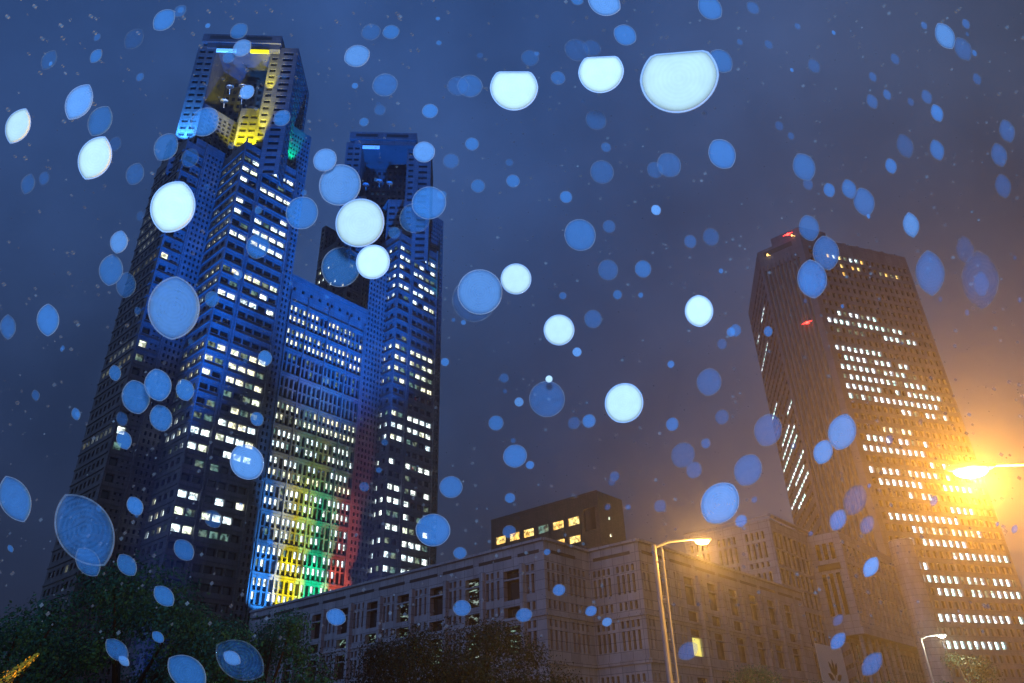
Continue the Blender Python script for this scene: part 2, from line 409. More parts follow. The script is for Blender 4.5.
    for g in groups:
        for i in range(g):
            rows = []; k = 0; z = 4.0
            while z + 8 < CT - 7:
                small = z < 40 and z > 28 or z < 12
                for j, (a, b) in enumerate(((.9, 3.9), (4.25, 7.3))):
                    p, kind = f(z + a - 1.0)
                    lit = (kind if r.random() < .8 else 'lit_dim') if r.random() < p else None
                    if lit:      # a lit window above the sill, dark spandrel glass below it
                        rows.append((z + a, z + a + 1.15, None)); rows.append((z + a + 1.2, z + b, lit))
                    else: rows.append((z + a, z + b, None))
                z += 8
            rows.append((CT - 4.6, CT - 3.2, None)) if i % 2 == 0 else None
            cols.append((x + gw*.2, x + gw*.82, rows)); x += gw
        x += .0
    F.wall(st, hit(st, U, -12.85), 0, CT, cols, .7)
    m0 = hit(st, U, -12.85)
    F.wall(m0, en + U*4, 0, CT + 25, grid_cols((en + U*4 - m0).length, 0, CT + 22, 6, .5, 2, .35, 1.5, None, .3), .45)
    nU = Vector((U.y, -U.x))
    xb = .7
    for g in groups + [0]:
        F.w.ubox(st + U*(xb - .3) + nU*.5, U, -nU, .5, .49, 0, CT - 6); xb += g*gw
    z = 4
    while z < CT - 7:
        F.w.ubox(st + nU*.3, U, -nU, Lm, .29, z - .1, z + .6); z += 8
    F.w.poly([(*p, CT) for p in (st, m0, m0 + V*30, st + V*30)], 0)
    F.w.ubox(st + nU*.3, U, -nU, Lm, .29, CT - 1, CT + .6)
    F.finish(root, 'wall', [M['granite'], M['dark_metal']], 100)
    # satellite dishes in the two niches
    dm = mat('dish_white', (.55, .56, .58), .5)
    for pt, spots in ((pA, [(10.2, 5, 193.5), (11.5, 4, 199.0), (15.6, 4, 199.5), (16.0, 4, 194.5), (19.6, 5, 190.5)]), (pB, [(8, 5, 197), (13, 5, 199), (17, 5, 198), (7.5, 5, 190.5)])):
        for (x, y, z) in spots:
            c = Vector((*pt(x, y), z)); d = Vector((.25, -1, .15)).normalized(); mb = MB(); a = d.orthogonal().normalized(); b = d.cross(a)
            R = 1.25; rings = []
            for j in range(5):
                rr = R*j/4; rings.append([c + (a*math.cos(t) + b*math.sin(t))*rr + d*(.35*(rr/R)**2) for t in [2*math.pi*i/18 for i in range(18)]])
            for j in range(4):
                for i in range(18):
                    k = (i+1) % 18; mb.quad(rings[j][i], rings[j][k], rings[j+1][k], rings[j+1][i])
            mb.tube(c, c + d*1.1, .05); mb.tube(c - d*.01, (c.x, c.y + .6, z - 2.2), .12)
            o = mb.build('satellite_dish', dm, root)
    # light strips under the cap beam
    X = dirv(85.7)
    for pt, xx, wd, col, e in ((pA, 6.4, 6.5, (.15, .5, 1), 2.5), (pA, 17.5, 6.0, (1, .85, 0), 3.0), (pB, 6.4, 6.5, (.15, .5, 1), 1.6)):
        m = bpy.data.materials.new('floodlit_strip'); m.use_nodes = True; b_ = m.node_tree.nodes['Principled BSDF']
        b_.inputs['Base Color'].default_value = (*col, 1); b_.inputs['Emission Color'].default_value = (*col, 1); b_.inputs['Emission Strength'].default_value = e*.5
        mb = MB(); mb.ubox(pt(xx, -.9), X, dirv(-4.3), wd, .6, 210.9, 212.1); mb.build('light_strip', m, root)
    # floodlights of the building
    z0 = 22
    cw = Lm
    for fr, col, e in ((.12, (.03, .30, 1.0), 1.0), (.37, (1, .82, .0), 1.25), (.63, (.0, 1.0, .40), .9), (.90, (1.0, .13, .07), .6)):
        p = st + U*(cw*fr) + nU*27
        for za, en_, cone in ((42, 480000, 17), (57, 330000, 17), (76, 170000, 18)):
            a = st + U*(cw*fr)
            lamp('SPOT', (p.x, p.y, 16), en_*e, col, aim=(a.x, a.y, za), size=.3, spot=cone, blend=.45)
    for xx in (18.8, 22.3): p = pA(xx, -2.2); a = pA(xx, 2.4); lamp('SPOT', (p.x, p.y, LT + .8), 30000, (1, .86, 0), aim=(a.x, a.y, LT + 11), size=.3, spot=75, blend=.6)
    p = pA(25.4, -2.2); a = pA(25.4, 1.2); lamp('SPOT', (p.x, p.y, LT + .8), 110000, (1, .86, 0), aim=(a.x, a.y, LT + 24), size=.3, spot=26, blend=.6)
    p = pA(25.4, -1.6); a = pA(25.3, 1.2); lamp('SPOT', (p.x, p.y, LT + 21), 60000, (1, .86, 0), aim=(a.x, a.y, LT + 40), size=.3, spot=30, blend=.6)
    p = pA(3, -4.5); a = pA(3, 0); lamp('SPOT', (p.x, p.y, LT + .5), 90000, (.05, .32, 1), aim=(a.x, a.y, LT + 12), size=.3, spot=70, blend=.8)
    g = R2 - U*5.5
    p = R2 + V*1.2 - U*2.6 + nU*2.0; lamp('SPOT', (p.x, p.y, LT + 1), 26000, (0, 1, .35), aim=(p.x - nU.x*2, p.y - nU.y*2, LT + 11), size=.3, spot=40, blend=.8)
    p = R2 + T + nU*2 - U*1
    lamp('SPOT', (p.x, p.y, LT - 25), 8000, (0, 1, .5), aim=(p.x - nU.x*2, p.y - nU.y*2, LT + 10), size=.3, spot=30, blend=.8)
    # wide blue floods on the plaza roof, aimed up at the towers
    q = polar(-25, 150); lamp('SPOT', (q.x, q.y, 8), 5200000, (.0, .16, 1.0), aim=(-86, 170, 222), size=1, spot=34, blend=1)
    q = polar(-10.5, 165); lamp('SPOT', (q.x, q.y, 10), 6200000, (.0, .17, 1.0), aim=(-50, 214, 222), size=1, spot=36, blend=1)
build_twin()

# ---------------------------------------------------------------- low granite hall in front
K_ = .66          # the hall's storey module
HT = CAMZ + 39.4*K_
ROWS = [(a*K_, b*K_) for a, b in [(4.3, 5.6), (6.2, 10.0), (11.6, 13.2), (15.2, 16.6), (17.2, 20.8), (25.2, 26.6), (27.3, 32.2), (33.6, 37.6)]]
BIG = [(a*K_, b*K_) for a, b in [(4.6, 6.3), (6.6, 10.6), (11.9, 14.0), (15.6, 17.0), (17.3, 21.0), (25.2, 26.6), (27.3, 32.2)]]
def rz(rows, top, z0=0): return [(top - b, top - a, None) for a, b in rows if top - b > z0 + .3]
def slots(x, n, pitch, wd, top, rows=ROWS):
    return [(x + i*pitch, x + i*pitch + wd, rz(rows, top)) for i in range(n)]
def build_hall():
    A1 = polar(1.88, (HT-CAMZ)/math.tan(D(14.45)))
    A0 = hit(A1, V, -19.2); A2 = hit(A1, U, 5.23); A3 = hit(A2, -V, 9.02); A4 = hit(A3, U, 19.9)
    root = empty('assembly_hall', (A1.x, A1.y, 0), 'low pale granite hall with slotted windows running across the foot of the towers', 'building')
    F = Facade(); r = random.Random(2)
    nV = -U; nU = Vector((U.y, -U.x))
    L = (A0-A1).length
    # left wing, A0 -> A1, bays of 11 m counted back from the corner A1
    cols = []; ends = []
    bay = 11.2*K_; n = int((L - 2) / bay)
    base = L - 2.2*K_ - n*bay
    for b in range(n):
        x = base + b*bay
        nb = []
        nb.append((x + .5*K_, x + 1.1*K_, rz(ROWS, HT)))
        rows = [(HT - q, HT - p, 'lit_spots' if (q < 22*K_ and b > 2 and r.random() < .5) else None) for p, q in BIG]
        nb.append((x + 2.3*K_, x + 6.9*K_, rows))
        nb.append((x + 8.5*K_, x + 9.3*K_, rz(ROWS, HT))); nb.append((x + 9.9*K_, x + 10.7*K_, rz(ROWS, HT)))
        cols += nb; ends.append(x + 7.4*K_)
    F.wall(A0, A1, 0, HT, cols, .8)
    for e_ in ends:
        F.w.ubox(A0 - V*e_ + nV*.6, -V, -nV, .6, .59, 0, HT - 3.9*K_)
    # corner recess
    for P, Q, n8 in ((A1, A2, 0), (A2, A3, 0)):
        Lr = (Q-P).length; m = .9*K_
        w_ = (Lr - 2*m - 1.0*K_) / 8
        cs = slots(m, 4, w_, w_*.5, HT) + slots(m + 4*w_ + 1.0*K_, 4, w_, w_*.5, HT)
        F.wall(P, Q, 0, HT, cs, .5)
    # right wing
    LR = (A4-A3).length; cols = []
    cols += slots(1.0*K_, 2, 1.5*K_, .7*K_, HT) + slots(6.0*K_, 4, 1.5*K_, .8*K_, HT)
    x = 13.5*K_; k = 0
    while x + 11*K_ < LR:
        rows = [(HT - q, HT - p, 'lit_blind' if (k == 0 and abs(p - 17.3*K_) < .01) else ('lit_spots' if r.random() < .10 else None)) for p, q in BIG]
        cols += slots(x, 2, 1.5*K_, .7*K_, HT)
        cols.append((x + 4.2*K_, x + 8.4*K_, rows)); x += 10.6*K_; k += 1
        F.w.ubox(A3 + U*(x - 1.2*K_) + nU*.5, U, -nU, .55, .49, 0, HT - 3.9*K_)
    F.wall(A3, A4, 0, HT, cols, .32)
    # parapet coping, dark slit under it, string courses
    for P, Q in ((A0, A1), (A1, A2), (A2, A3), (A3, A4)):
        d = (Q-P).normalized(); nn = Vector((d.y, -d.x)); Lw = (Q-P).length
        F.w.ubox(P + nn*.3, d, -nn, Lw, .6, HT + .004, HT + .36)
        F.w.ubox(P + nn*.25, d, -nn, Lw, .24, HT - 23.4*K_, HT - 22.6*K_)
        F.w.ubox(P + nn*.25, d, -nn, Lw, .24, HT - 14.6*K_, HT - 14.25*K_)
        x = 1.2*K_
        while x < Lw - 1.2*K_:
            seg = min(9.5*K_, Lw - 1.2*K_ - x)
            if seg > 2: F.w.ubox(P + d*x + nn*.02, d, -nn, seg, .01, HT - 2.3*K_, HT - 1.6*K_, 1)
            x += 11.2*K_
    # roof and back
    F.w.poly([(*p, HT) for p in (A0, A1, A2, A2 + V*5)], 2); F.w.poly([(*p, HT) for p in (A2, A3, A4, A4 + V*26, A2 + V*5)], 2)
    F.wall(A0 + U*20, A0, 0, HT)
    # block 2: taller, behind the right wing
    nB = V
    B0 = hit(A3 + V*2.0, U, 18.77); dB = B0.length; ZB = CAMZ + dB*math.tan(D(14.71))
    Bl = hit(B0, V, 12.5); Br = hit(B0, U, 21.05)
    LBl = (Bl-B0).length; LBr = (Br-B0).length
    rowsB = [(a*K_, b*K_) for a, b in [(3.2, 5.5), (6.4, 11), (12, 13.6), (15, 19.5), (21, 23)]]
    cs = []; x = LBl - 1.6*K_
    while x > 8*K_:
        for i in range(4): x -= 1.7*K_; cs.append((x, x + .9*K_, rz(rowsB, ZB)))
        x -= 2.4*K_
    F.wall(Bl, B0, 12, ZB, sorted(cs, key=lambda c: c[0]), .7)
    gl = []
    x = 1.2*K_
    while x + 3.4*K_ < LBr: gl.append((x, x + 2.7*K_, rz([(a*K_, b*K_) for a, b in [(3.6, 8.2), (8.8, 13.2), (14.2, 18.6), (19.2, 23.6), (25, 29.4), (30, 34.4), (36, 40)]], ZB))); x += 3.6*K_
    F.wall(B0, Br, 0, ZB, gl, .3)
    F.w.poly([(*p, ZB) for p in (Bl, B0, Br, Br + V*13, Bl + U*7)], 2)
    F.w.tube((*(B0 + nU*.2), ZB + .6), (*(Br + nU*.2 + U*3), ZB + .6), .38, n=12)
    F.w.tube((*(B0 + nU*.2), ZB + .6), (*Bl, ZB + .6), .09, n=8)
    # block 3: steps forward and overhangs
    K = hit(Br, -V, 23.2); dK = K.length; ZK = CAMZ + dK*math.tan(D(13.3)); ZKb = CAMZ + dK*math.tan(D(6.67))
    Ke = hit(K, U, 27.6); LK = (K-Br).length; LKe = (Ke-K).length
    gl = []; x = 1.6*K_; wdt = (LK - 3.6*K_)/3
    for i in range(3): gl.append((x + i*wdt + .25, x + (i+1)*wdt - .25, rz([(3.0*K_, 8.0*K_), (12.2*K_, 24.5*K_)], ZK)))
    F.wall(Br, K, ZKb, ZK, gl, .4)
    F.w.ubox(Br - V*1.1 - U*.02, -V, -U, LK - 2.2, .3, ZK - 11.2*K_, ZK - 9.4*K_, 1)
    gl = []; x = 1.6*K_
    while x + 2.6 < LKe: gl.append((x, x + 1.7, rz([(2.4, 5.4), (6.4, 11.2), (11.5, ZK - ZKb - 2.2)], ZK))); x += 2.9
    F.wall(K, Ke, ZKb, ZK, gl, .7)
    F.w.poly([(*p, ZKb) for p in (Br, Br + U*LKe, Ke, K)], 0); F.w.poly([(*p, ZK) for p in (Br, K, Ke, Br + U*LKe)], 2)
    F.wall(Ke, Ke + V*16, 0, ZK)
    F.w.ubox(K + nU*.3 + V*0, U, -nU, LKe, .28, ZKb, ZKb + 1.5)
    # columns and dark glass below the overhang
    F.wall(Br + U*2 - V*3, Br + U*(LKe) - V*3, 0, ZKb, [(1 + 2.6*i, 2.9 + 2.6*i, [(1, ZKb - 4.6, None), (ZKb - 4.2, ZKb - 1.0, 'lit_spots' if i in (1, 4) else None)]) for i in range(int(LKe/2.6) - 1)], .4)
    for i in range(6):
        p = K + U*(1.4 + i*4.3) + V*1.0; F.w.tube((*p, 0), (*p, ZKb), .4, n=12)
    # round stair tower behind the overhanging block
    c = polar(26.9, K.length + 12); 
    n = 20
    F.w.tube((c.x, c.y, 0), (c.x, c.y, ZK - 1.0), 2.4, n=24)
    F.finish(root, 'wall', [M['granite_a'], M['dark_metal'], M['roof']], 100)
    # banner on the wall
    ban = empty('banner', (0, 0, 0), 'white banner with a black crest hanging on the granite wall beside the dark trees', 'banner')
    d1 = hit(A3 - V*.0 + V*1.6, U, 19.35); d2 = hit(A3 + V*1.6, U, 20.95)
    d1 = d1 - V*2.2; d2 = d2 - V*2.2
    ban.location = (d1.x, d1.y, 0)
    dd = (d2-d1).normalized(); nn = Vector((dd.y, -dd.x)); wd = (d2-d1).length
    zt = CAMZ + d1.length*math.tan(D(6.35)); zb = zt - wd*1.15
    mb = MB(); mb.ubox(d1, dd, -nn, wd, .12, zb, zt); mb.build('cloth', mat('banner_cloth', (.85, .85, .8), .8), ban)
    mb = MB()
    cx = wd*.5; cz_ = (zt+zb)/2 + wd*.16
    P = lambda x, z, k=.03: Vector((d1.x + dd.x*x + nn.x*k, d1.y + dd.y*x + nn.y*k, z))
    def leaf(x, z, ang, l, wq):
        ca, sa = math.cos(ang), math.sin(ang); q = []
        for (a, b) in ((0, 0), (.35, .5), (.7, .42), (1, 0), (.7, -.42), (.35, -.5)):
            q.append(P(x + (a*l*ca - b*wq*sa), z + (a*l*sa + b*wq*ca)))
        mb.poly(list(reversed(q)))
    s_ = wd
    for (x, z, a, l, wq) in ((0, -.02, 90, .26, .09), (-.03, .02, 125, .22, .08), (.03, .02, 55, .22, .08), (-.05, -.04, 160, .22, .08), (.05, -.04, 20, .22, .08),
                           (-.04, -.10, 200, .20, .07), (.04, -.10, -20, .20, .07), (-.02, -.14, 235, .16, .06), (.03, -.14, -55, .17, .06), (0, -.05, 270, .22, .05)):
        leaf(cx + x*s_, cz_ + z*s_, D(a), l*s_, wq*s_)
    mb.build('crest', mat('crest_black', (.02, .02, .025), .7), ban)
build_hall()

# ---------------------------------------------------------------- dark block behind the hall
def build_block():
    d = 262.0; S1 = polar(6.33, d); ZS = CAMZ + d*math.tan(D(17.83))
    S0 = hit(S1, V, -2.09); S2 = hit(S1, U, 8.2)
    root = empty('office_block', (S1.x, S1.y, 0), 'dark brown flat-roofed office block with orange-lit windows rising behind the granite hall', 'building')
    F = Facade(); L = (S0-S1).length
    cols = []; r = random.Random(4); n = 7; p = (L - 2.0)/n
    k1 = ['lit_orange', 'lit_orange', 'lit_orange', 'lit_dim', 'lit_orange', 'lit_orange', None]
    k2 = [None, None, 'lit_orange', 'lit_orange', 'lit_orange', None, None]
    for i in range(n):
        x = 1.6 + i*p
        rows = [(z, z + 2.4, None) for z in (10, 15, 20, 25, 30, 35, 40, 45, 50, 55, 60) if z + 2.4 < ZS - 18] + [(ZS - 16.6, ZS - 14.0, k2[i] if i != 5 else 'lit_orange'), (ZS - 10.2, ZS - 7.2, k1[i])]
        if i == 6: rows[-1] = (ZS - 13.5, ZS - 5.5, None); rows.pop(-2)
        cols.append((x + p*.1, x + p*.82, rows))
        if i != 6: cols.append((x + p*.88, x + p*.92, [(ZS - 14.5, ZS - 8, None)]))
    F.wall(S0, S1, 0, ZS, cols, .6)
    Ls = (S2-S1).length
    F.wall(S1, S2, 0, ZS, [(Ls*.36, Ls*.36 + 1.4, [(ZS - 22.2, ZS - 21, 'lit_warm'), (ZS - 15.6, ZS - 14.3, 'lit_warm'), (ZS - 9.4, ZS - 8.2, 'lit_warm'), (ZS - 4.6, ZS - 3.0, None)])], .4)
    F.w.poly([(*q, ZS) for q in (S0, S1, S2, S2 + (S0-S1))], 0); F.wall(S2, S2 + (S0-S1), 0, ZS); F.wall(S0 + (S2-S1), S0, 0, ZS)
    F.w.ubox(S0 - U*.15, -V, U, L, .14, ZS - .8, ZS + .3)
    F.finish(root, 'wall', [M['brown']], 100)
build_block()

# ---------------------------------------------------------------- right tower
def build_right():
    g1 = dirv(70.0); g2 = dirv(-50.0); g3 = dirv(10.4)
    d = 244.0; Mc = polar(25.9, d); ZT = CAMZ + d*math.tan(D(34.1))
    R = hit(Mc, g1, 32.88); Lc = hit(Mc, g2, 22.22); Q = hit(Lc, g3, 20.42)
    root = empty('office_tower', (Mc.x, Mc.y, 0), 'tall brown office tower at right with rows of white-lit square windows and ribbed blank side', 'skyscraper')
    F = Facade(); LR = (R-Mc).length; n = 18; fh = 3.6; p = (LR - 3.0)/n
    rr = random.Random(17)
    # rows of lit windows: y of the row at its left end in the picture, first and last lit column
    LIT = {}
    spec = [(243, 3, 9, 'lit_orange'), (250, 4, 8, 'lit_cold'), (259, 5, 8, 'lit_orange'), (268, 5, 5, 'lit_orange'), (262, 11, 15, 'lit_orange'),
            (309, 2, 8, 'lit_cold'), (319, 0, 12, 'lit_cold'), (328, 1, 5, 'lit_dim'), (331, 9, 14, 'lit_cold'), (343, 0, 8, 'lit_cold'), (352, 1, 11, 'lit_cold'),
            (361, 0, 12, 'lit_cold'), (370, 0, 13, 'lit_cold'), (380, 0, 5, 'lit_cold'), (382, 8, 15, 'lit_cold'), (390, 0, 13, 'lit_warm'), (399, 0, 14, 'lit_cold'), (409, 8, 15, 'lit_cold'),
            (428, 4, 8, 'lit_warm'), (437, 1, 10, 'lit_cold'), (447, 0, 9, 'lit_cold'), (456, 10, 13, 'lit_cold'), (466, 0, 12, 'lit_cold'), (476, 11, 15, 'lit_cold'), (485, 1, 7, 'lit_cold'), (494, 5, 8, 'lit_cold'),
            (503, 11, 14, 'lit_cold'), (513, 1, 11, 'lit_cold'), (522, 4, 14, 'lit_cold'), (532, 6, 13, 'lit_warm'), (541, 2, 11, 'lit_cold'), (551, 9, 17, 'lit_cold'), (570, 2, 4, 'lit_cold'), (572, 14, 17, 'lit_cold'),
            (580, 1, 17, 'lit_cold'), (590, 5, 17, 'lit_cold'), (610, 7, 9, 'lit_cold'), (620, 4, 16, 'lit_cold'), (640, 3, 12, 'lit_cold')]
    z = 3; zs = []
    while z + fh < ZT - 2.0: zs.append(z); z += fh
    def rowof(y):
        return min(range(len(zs)), key=lambda k: abs(proj((Mc.x + g1.x*1.5, Mc.y + g1.y*1.5, zs[k] + 2))[1] - y))
    for (y, a, b, kind) in spec:
        k = rowof(y)
        for c in range(a, b + 1):
            if rr.random() < .93: LIT[(k, c)] = kind if rr.random() < .88 else 'lit_dim'
    cols = []
    for i in range(n):
        x = 2.0 + p*i + p*.15
        cols.append((x, x + p*.64, [(z + .9, z + 3.0, LIT.get((k, i))) for k, z in enumerate(zs)]))
    F.wall(Mc, R, 0, ZT, cols, .7)
    # ribbed blank side with deep grooves
    Lm = (Lc-Mc).length; n2 = 9; p2 = (Lm - 2.4)/n2
    F.wall(Lc, Mc, 0, ZT, [(.8 + p2*i + p2*.3, .8 + p2*i + p2*.72, [(2, ZT - 9, None)]) for i in range(n2)], .5)
    for i in range(n2):
        F.w.ubox(Lc - g2*(.8 + p2*i) - g1*.5, -g2, g1, p2*.22, .49, 0, ZT - 7)
    F.w.ubox(Lc - g2*2.2 - g1*.03, -g2, g1, Lm*.66, .02, ZT - 3.2, ZT - 1.2, 1)
    # third face: long horizontal window strips, some lit from end to end
    LQ = (Q-Lc).length
    cols = []; strips = {}
    f0 = [(0, .5), (.5, .5)]
    segs = 10; ps = (LQ - 1.2)/segs
    lits = [(302, 2, 4), (308, 7, 8), (326, 4, 9), (402, 7, 9), (408, 6, 9), (430, 0, 2), (440, 3, 7), (452, 1, 8), (458, 1, 9), (466, 2, 6), (478, 0, 4), (484, 5, 9), (492, 1, 5), (500, 0, 9), (508, 2, 8), (520, 3, 6)]
    LT2 = set()
    for (y, a, b) in lits:
        k = min(range(len(zs)), key=lambda k: abs(proj((Lc.x, Lc.y, zs[k] + 2))[1] - (y - (34 if y > 399 else 12))))
        for c in range(a, b + 1): LT2.add((k, c))
    for i in range(segs):
        x = .6 + ps*i
        cols.append((x + .04, x + ps - .04, [(z + 1.2, z + 2.5, 'lit_cold' if (k, segs - 1 - i) in LT2 else None) for k, z in enumerate(zs)]))
    F.wall(Q, Lc, 0, ZT, cols, .35)
    R2_ = Q + dirv(70)*(12); F.wall(R, R2_, 0, ZT); F.wall(R2_, Q, 0, ZT)
    F.w.poly([(*q, ZT) for q in (Lc, Mc, R, R2_, Q)], 0)
    F.w.ubox(Mc + g2*1 + g1*2, g2, g1, 11, 12, ZT + .004, ZT + 4.5)
    for i in range(7): F.w.box((Mc.x + g1.x*(8+i*6), Mc.y + g1.y*(8+i*6) + 1, ZT), (Mc.x + g1.x*(8+i*6) + 1.2, Mc.y + g1.y*(8+i*6) + 2.4, ZT + 1.2))
    F.finish(root, 'wall', [M['granite_r'], M['dark_metal']], 100)
    # red aircraft beacons and two small yellow lamps
    for nm, (az, zz, col, rad, e) in (('beacon', (25.0, ZT + 1.5, (1, .04, .03), .75, 9)), ('beacon', (24.7, ZT - 36, (1, .04, .03), .75, 9)), ('roof_light', (23.0, ZT - 3.4, (1, .6, .15), .7, 4)), ('roof_light', (25.3, ZT + .3, (1, .6, .15), .55, 4))):
        m = bpy.data.materials.new(nm); m.use_nodes = True; b_ = m.node_tree.nodes['Principled BSDF']; b_.inputs['Emission Color'].default_value = (*col, 1); b_.inputs['Emission Strength'].default_value = e; b_.inputs['Base Color'].default_value = (*col, 1)
        P_ = hit(Mc - g1*1.2, g2, az); mb = MB(); r0 = rad
        mb.tube((P_.x, P_.y, zz - r0*.5), (P_.x, P_.y, zz + r0*.5), r0*.6, r0*.3, 8)
        mb.tube((P_.x, P_.y, zz - .1), (P_.x + g1.x*1.4, P_.y + g1.y*1.4, zz - .1), .08, .08, 6)
        if nm == 'beacon':
            side = Vector((g2.x, g2.y, 0))
            mb.tube(Vector((P_.x, P_.y, zz)) - side*1.9, Vector((P_.x, P_.y, zz)), .02, .28, 6); mb.tube(Vector((P_.x, P_.y, zz)), Vector((P_.x, P_.y, zz)) + side*1.9, .28, .02, 6)
        mb.build(nm, m, root)
build_right()

# ---------------------------------------------------------------- ground
asph = noisy('asphalt', (.045, .045, .048), (.06, .06, .062), 3, .5)
pave = stone('paving', (.22, .21, .2), (.18, .175, .17), .6, .3)
def sheet(name, pts, z0, z1, m):
    mb = MB(); mb.hexa(pts, z0, z1); o = mb.build(name, m); o['kind'] = 'structure'; return o
sheet('ground', [(-1500, -1500), (1500, -1500), (1500, 1500), (-1500, 1500)], -.5, 0, noisy('ground_soil', (.07, .07, .06), (.11, .10, .09), .3, .9))
u2 = dirv(63); 
mb = MB(); mb.ubox(Vector((-90, -2)), dirv(72), dirv(-18), 260, 14, .004, .01); o = mb.build('road', asph); o['kind'] = 'structure'
mb = MB(); mb.ubox(Vector((-90, -2)) + dirv(-18)*14.01, dirv(72), dirv(-18), 260, 5, .004, .14); o = mb.build('pavement', pave); o['kind'] = 'structure'
mb = MB()
for i in range(30): mb.ubox(Vector((-90, -2)) + dirv(-18)*7 + dirv(72)*(i*8.5), dirv(72), dirv(-18), 4.5, .15, .012, .016)
o = mb.build('road_marking', mat('road_paint', (.75, .75, .72), .6)); o['kind'] = 'structure'

# ---------------------------------------------------------------- street lamps
steel = mat('lamp_steel', (.20, .27, .38), .45, .1)
def street_lamp(azp, el, arm_az, arm_len, rise, head_col, e_mesh, power, light_col, label, beam=None, zh=10.0, hs=1.0, pr=.11, frame=False):
    d = (zh - CAMZ)/math.tan(D(el)); p = polar(azp, d)
    root = empty('street_lamp', (p.x, p.y, 0), label, 'street lamp', 'street lamps along the road')
    mb = MB(); mb.tube((p.x, p.y, 0), (p.x, p.y, zh), pr*1.35, pr*.9, 14); mb.tube((p.x, p.y, 0), (p.x, p.y, .8), pr*2, pr*1.9, 14)
    mb.build('pole', steel, root, smooth=False)
    if frame:      # twin tube running beside the pole, joined by rungs
        s = dirv(azp + 90); mb = MB(); q = p + s*.42
        mb.tube((p.x + s.x*.3, p.y + s.y*.3, .5), (p.x + s.x*.34, p.y + s.y*.34, zh - .1), .05, .05, 8)
        for k in range(6): zz = 1 + k*1.65; mb.tube((p.x, p.y, zz), (p.x + s.x*.32, p.y + s.y*.32, zz), .04, .04, 6)
        mb.build('side_rail', steel, root)
    a = dirv(arm_az); h = p + a*arm_len
    mb = MB(); P0 = Vector((p.x, p.y, zh - .12)); P1 = Vector((h.x, h.y, zh + rise)); 
    mb.tube(P0, P0.lerp(P1, .35) + Vector((0, 0, .12)), .075, .065, 10); mb.tube(P0.lerp(P1, .35) + Vector((0, 0, .12)), P1, .065, .05, 10)
    mb.build('arm', steel, root)
    mb = MB(); ax = Vector((a.x, a.y, .02)).normalized(); sd = Vector((-a.y, a.x, 0)); up = Vector((0, 0, 1))
    def ring(t, wv, hv): return [P1 + ax*t*hs + sd*(math.cos(q)*wv*hs) + up*(math.sin(q)*hv*hs) for q in [2*math.pi*i/14 for i in range(14)]]
    prof = [(-.1, .05, .05), (0, .12, .09), (.25, .2, .13), (.6, .2, .12), (.85, .1, .07), (.92, .02, .02)]
    rings = [ring(*q) for q in prof]
    for i in range(len(rings)-1):
        for j in range(14):
            k = (j+1) % 14; mb.quad(rings[i][j], rings[i][k], rings[i+1][k], rings[i+1][j])
    mb.build('lamp_head', steel, root, smooth=True)
    gm = bpy.data.materials.new('lamp_glass'); gm.use_nodes = True; b_ = gm.node_tree.nodes['Principled BSDF']
    b_.inputs['Emission Color'].default_value = (*head_col, 1); b_.inputs['Emission Strength'].default_value = e_mesh; b_.inputs['Base Color'].default_value = (.8, .8, .8, 1)
    gm.cycles.emission_sampling = 'NONE'
    mb = MB(); cc = P1 + ax*.42*hs - up*.08*hs; rg = []
    for k in range(6):
        t = k/5*math.pi/2; rr_ = math.cos(t)
        rg.append([cc + ax*(math.cos(q)*.36*rr_*hs) + sd*(math.sin(q)*.19*rr_*hs) - up*(.17*math.sin(t)*hs) for q in [2*math.pi*i/16 for i in range(16)]])
    for i in range(5):
        for j in range(16):
            k = (j+1) % 16; mb.quad(rg[i][j], rg[i+1][j], rg[i+1][k], rg[i][k])
    mb.build('lamp_glass', gm, root, smooth=True)
    lamp('POINT', cc - up*.45, power, light_col, size=.2)
    if beam:       # added spot facing the camera, to strengthen the glow in the mist
        e_, dv, sp = beam; p_ = cc - up*.45; lamp('SPOT', p_, e_, light_col, aim=p_ + Vector(dv), size=.2, spot=sp, blend=.5)
    return root
street_lamp(10.2, 13.63, 75, 2.05, .35, (1, .72, .3), 20, 2400, (1, .42, .07), 'steel street lamp with twin-tube pole and orange glowing head in front of the granite hall', beam=(15000, (.3, -1, -.25), 150), frame=True)
street_lamp(26.48, 6.14, 80, 1.75, .25, (1, .97, .75), 14, 2500, (1, .85, .5), 'small distant street lamp with yellow-white head at the foot of the right office tower')
street_lamp(38.2, 14.9, -76, 2.75, .3, (1, .85, .45), 90, 11000, (1, .36, .035), 'nearest street lamp, its glaring orange-white head at the right edge of the photo', beam=(85000, (.25, -1, -.3), 165), hs=1.55)

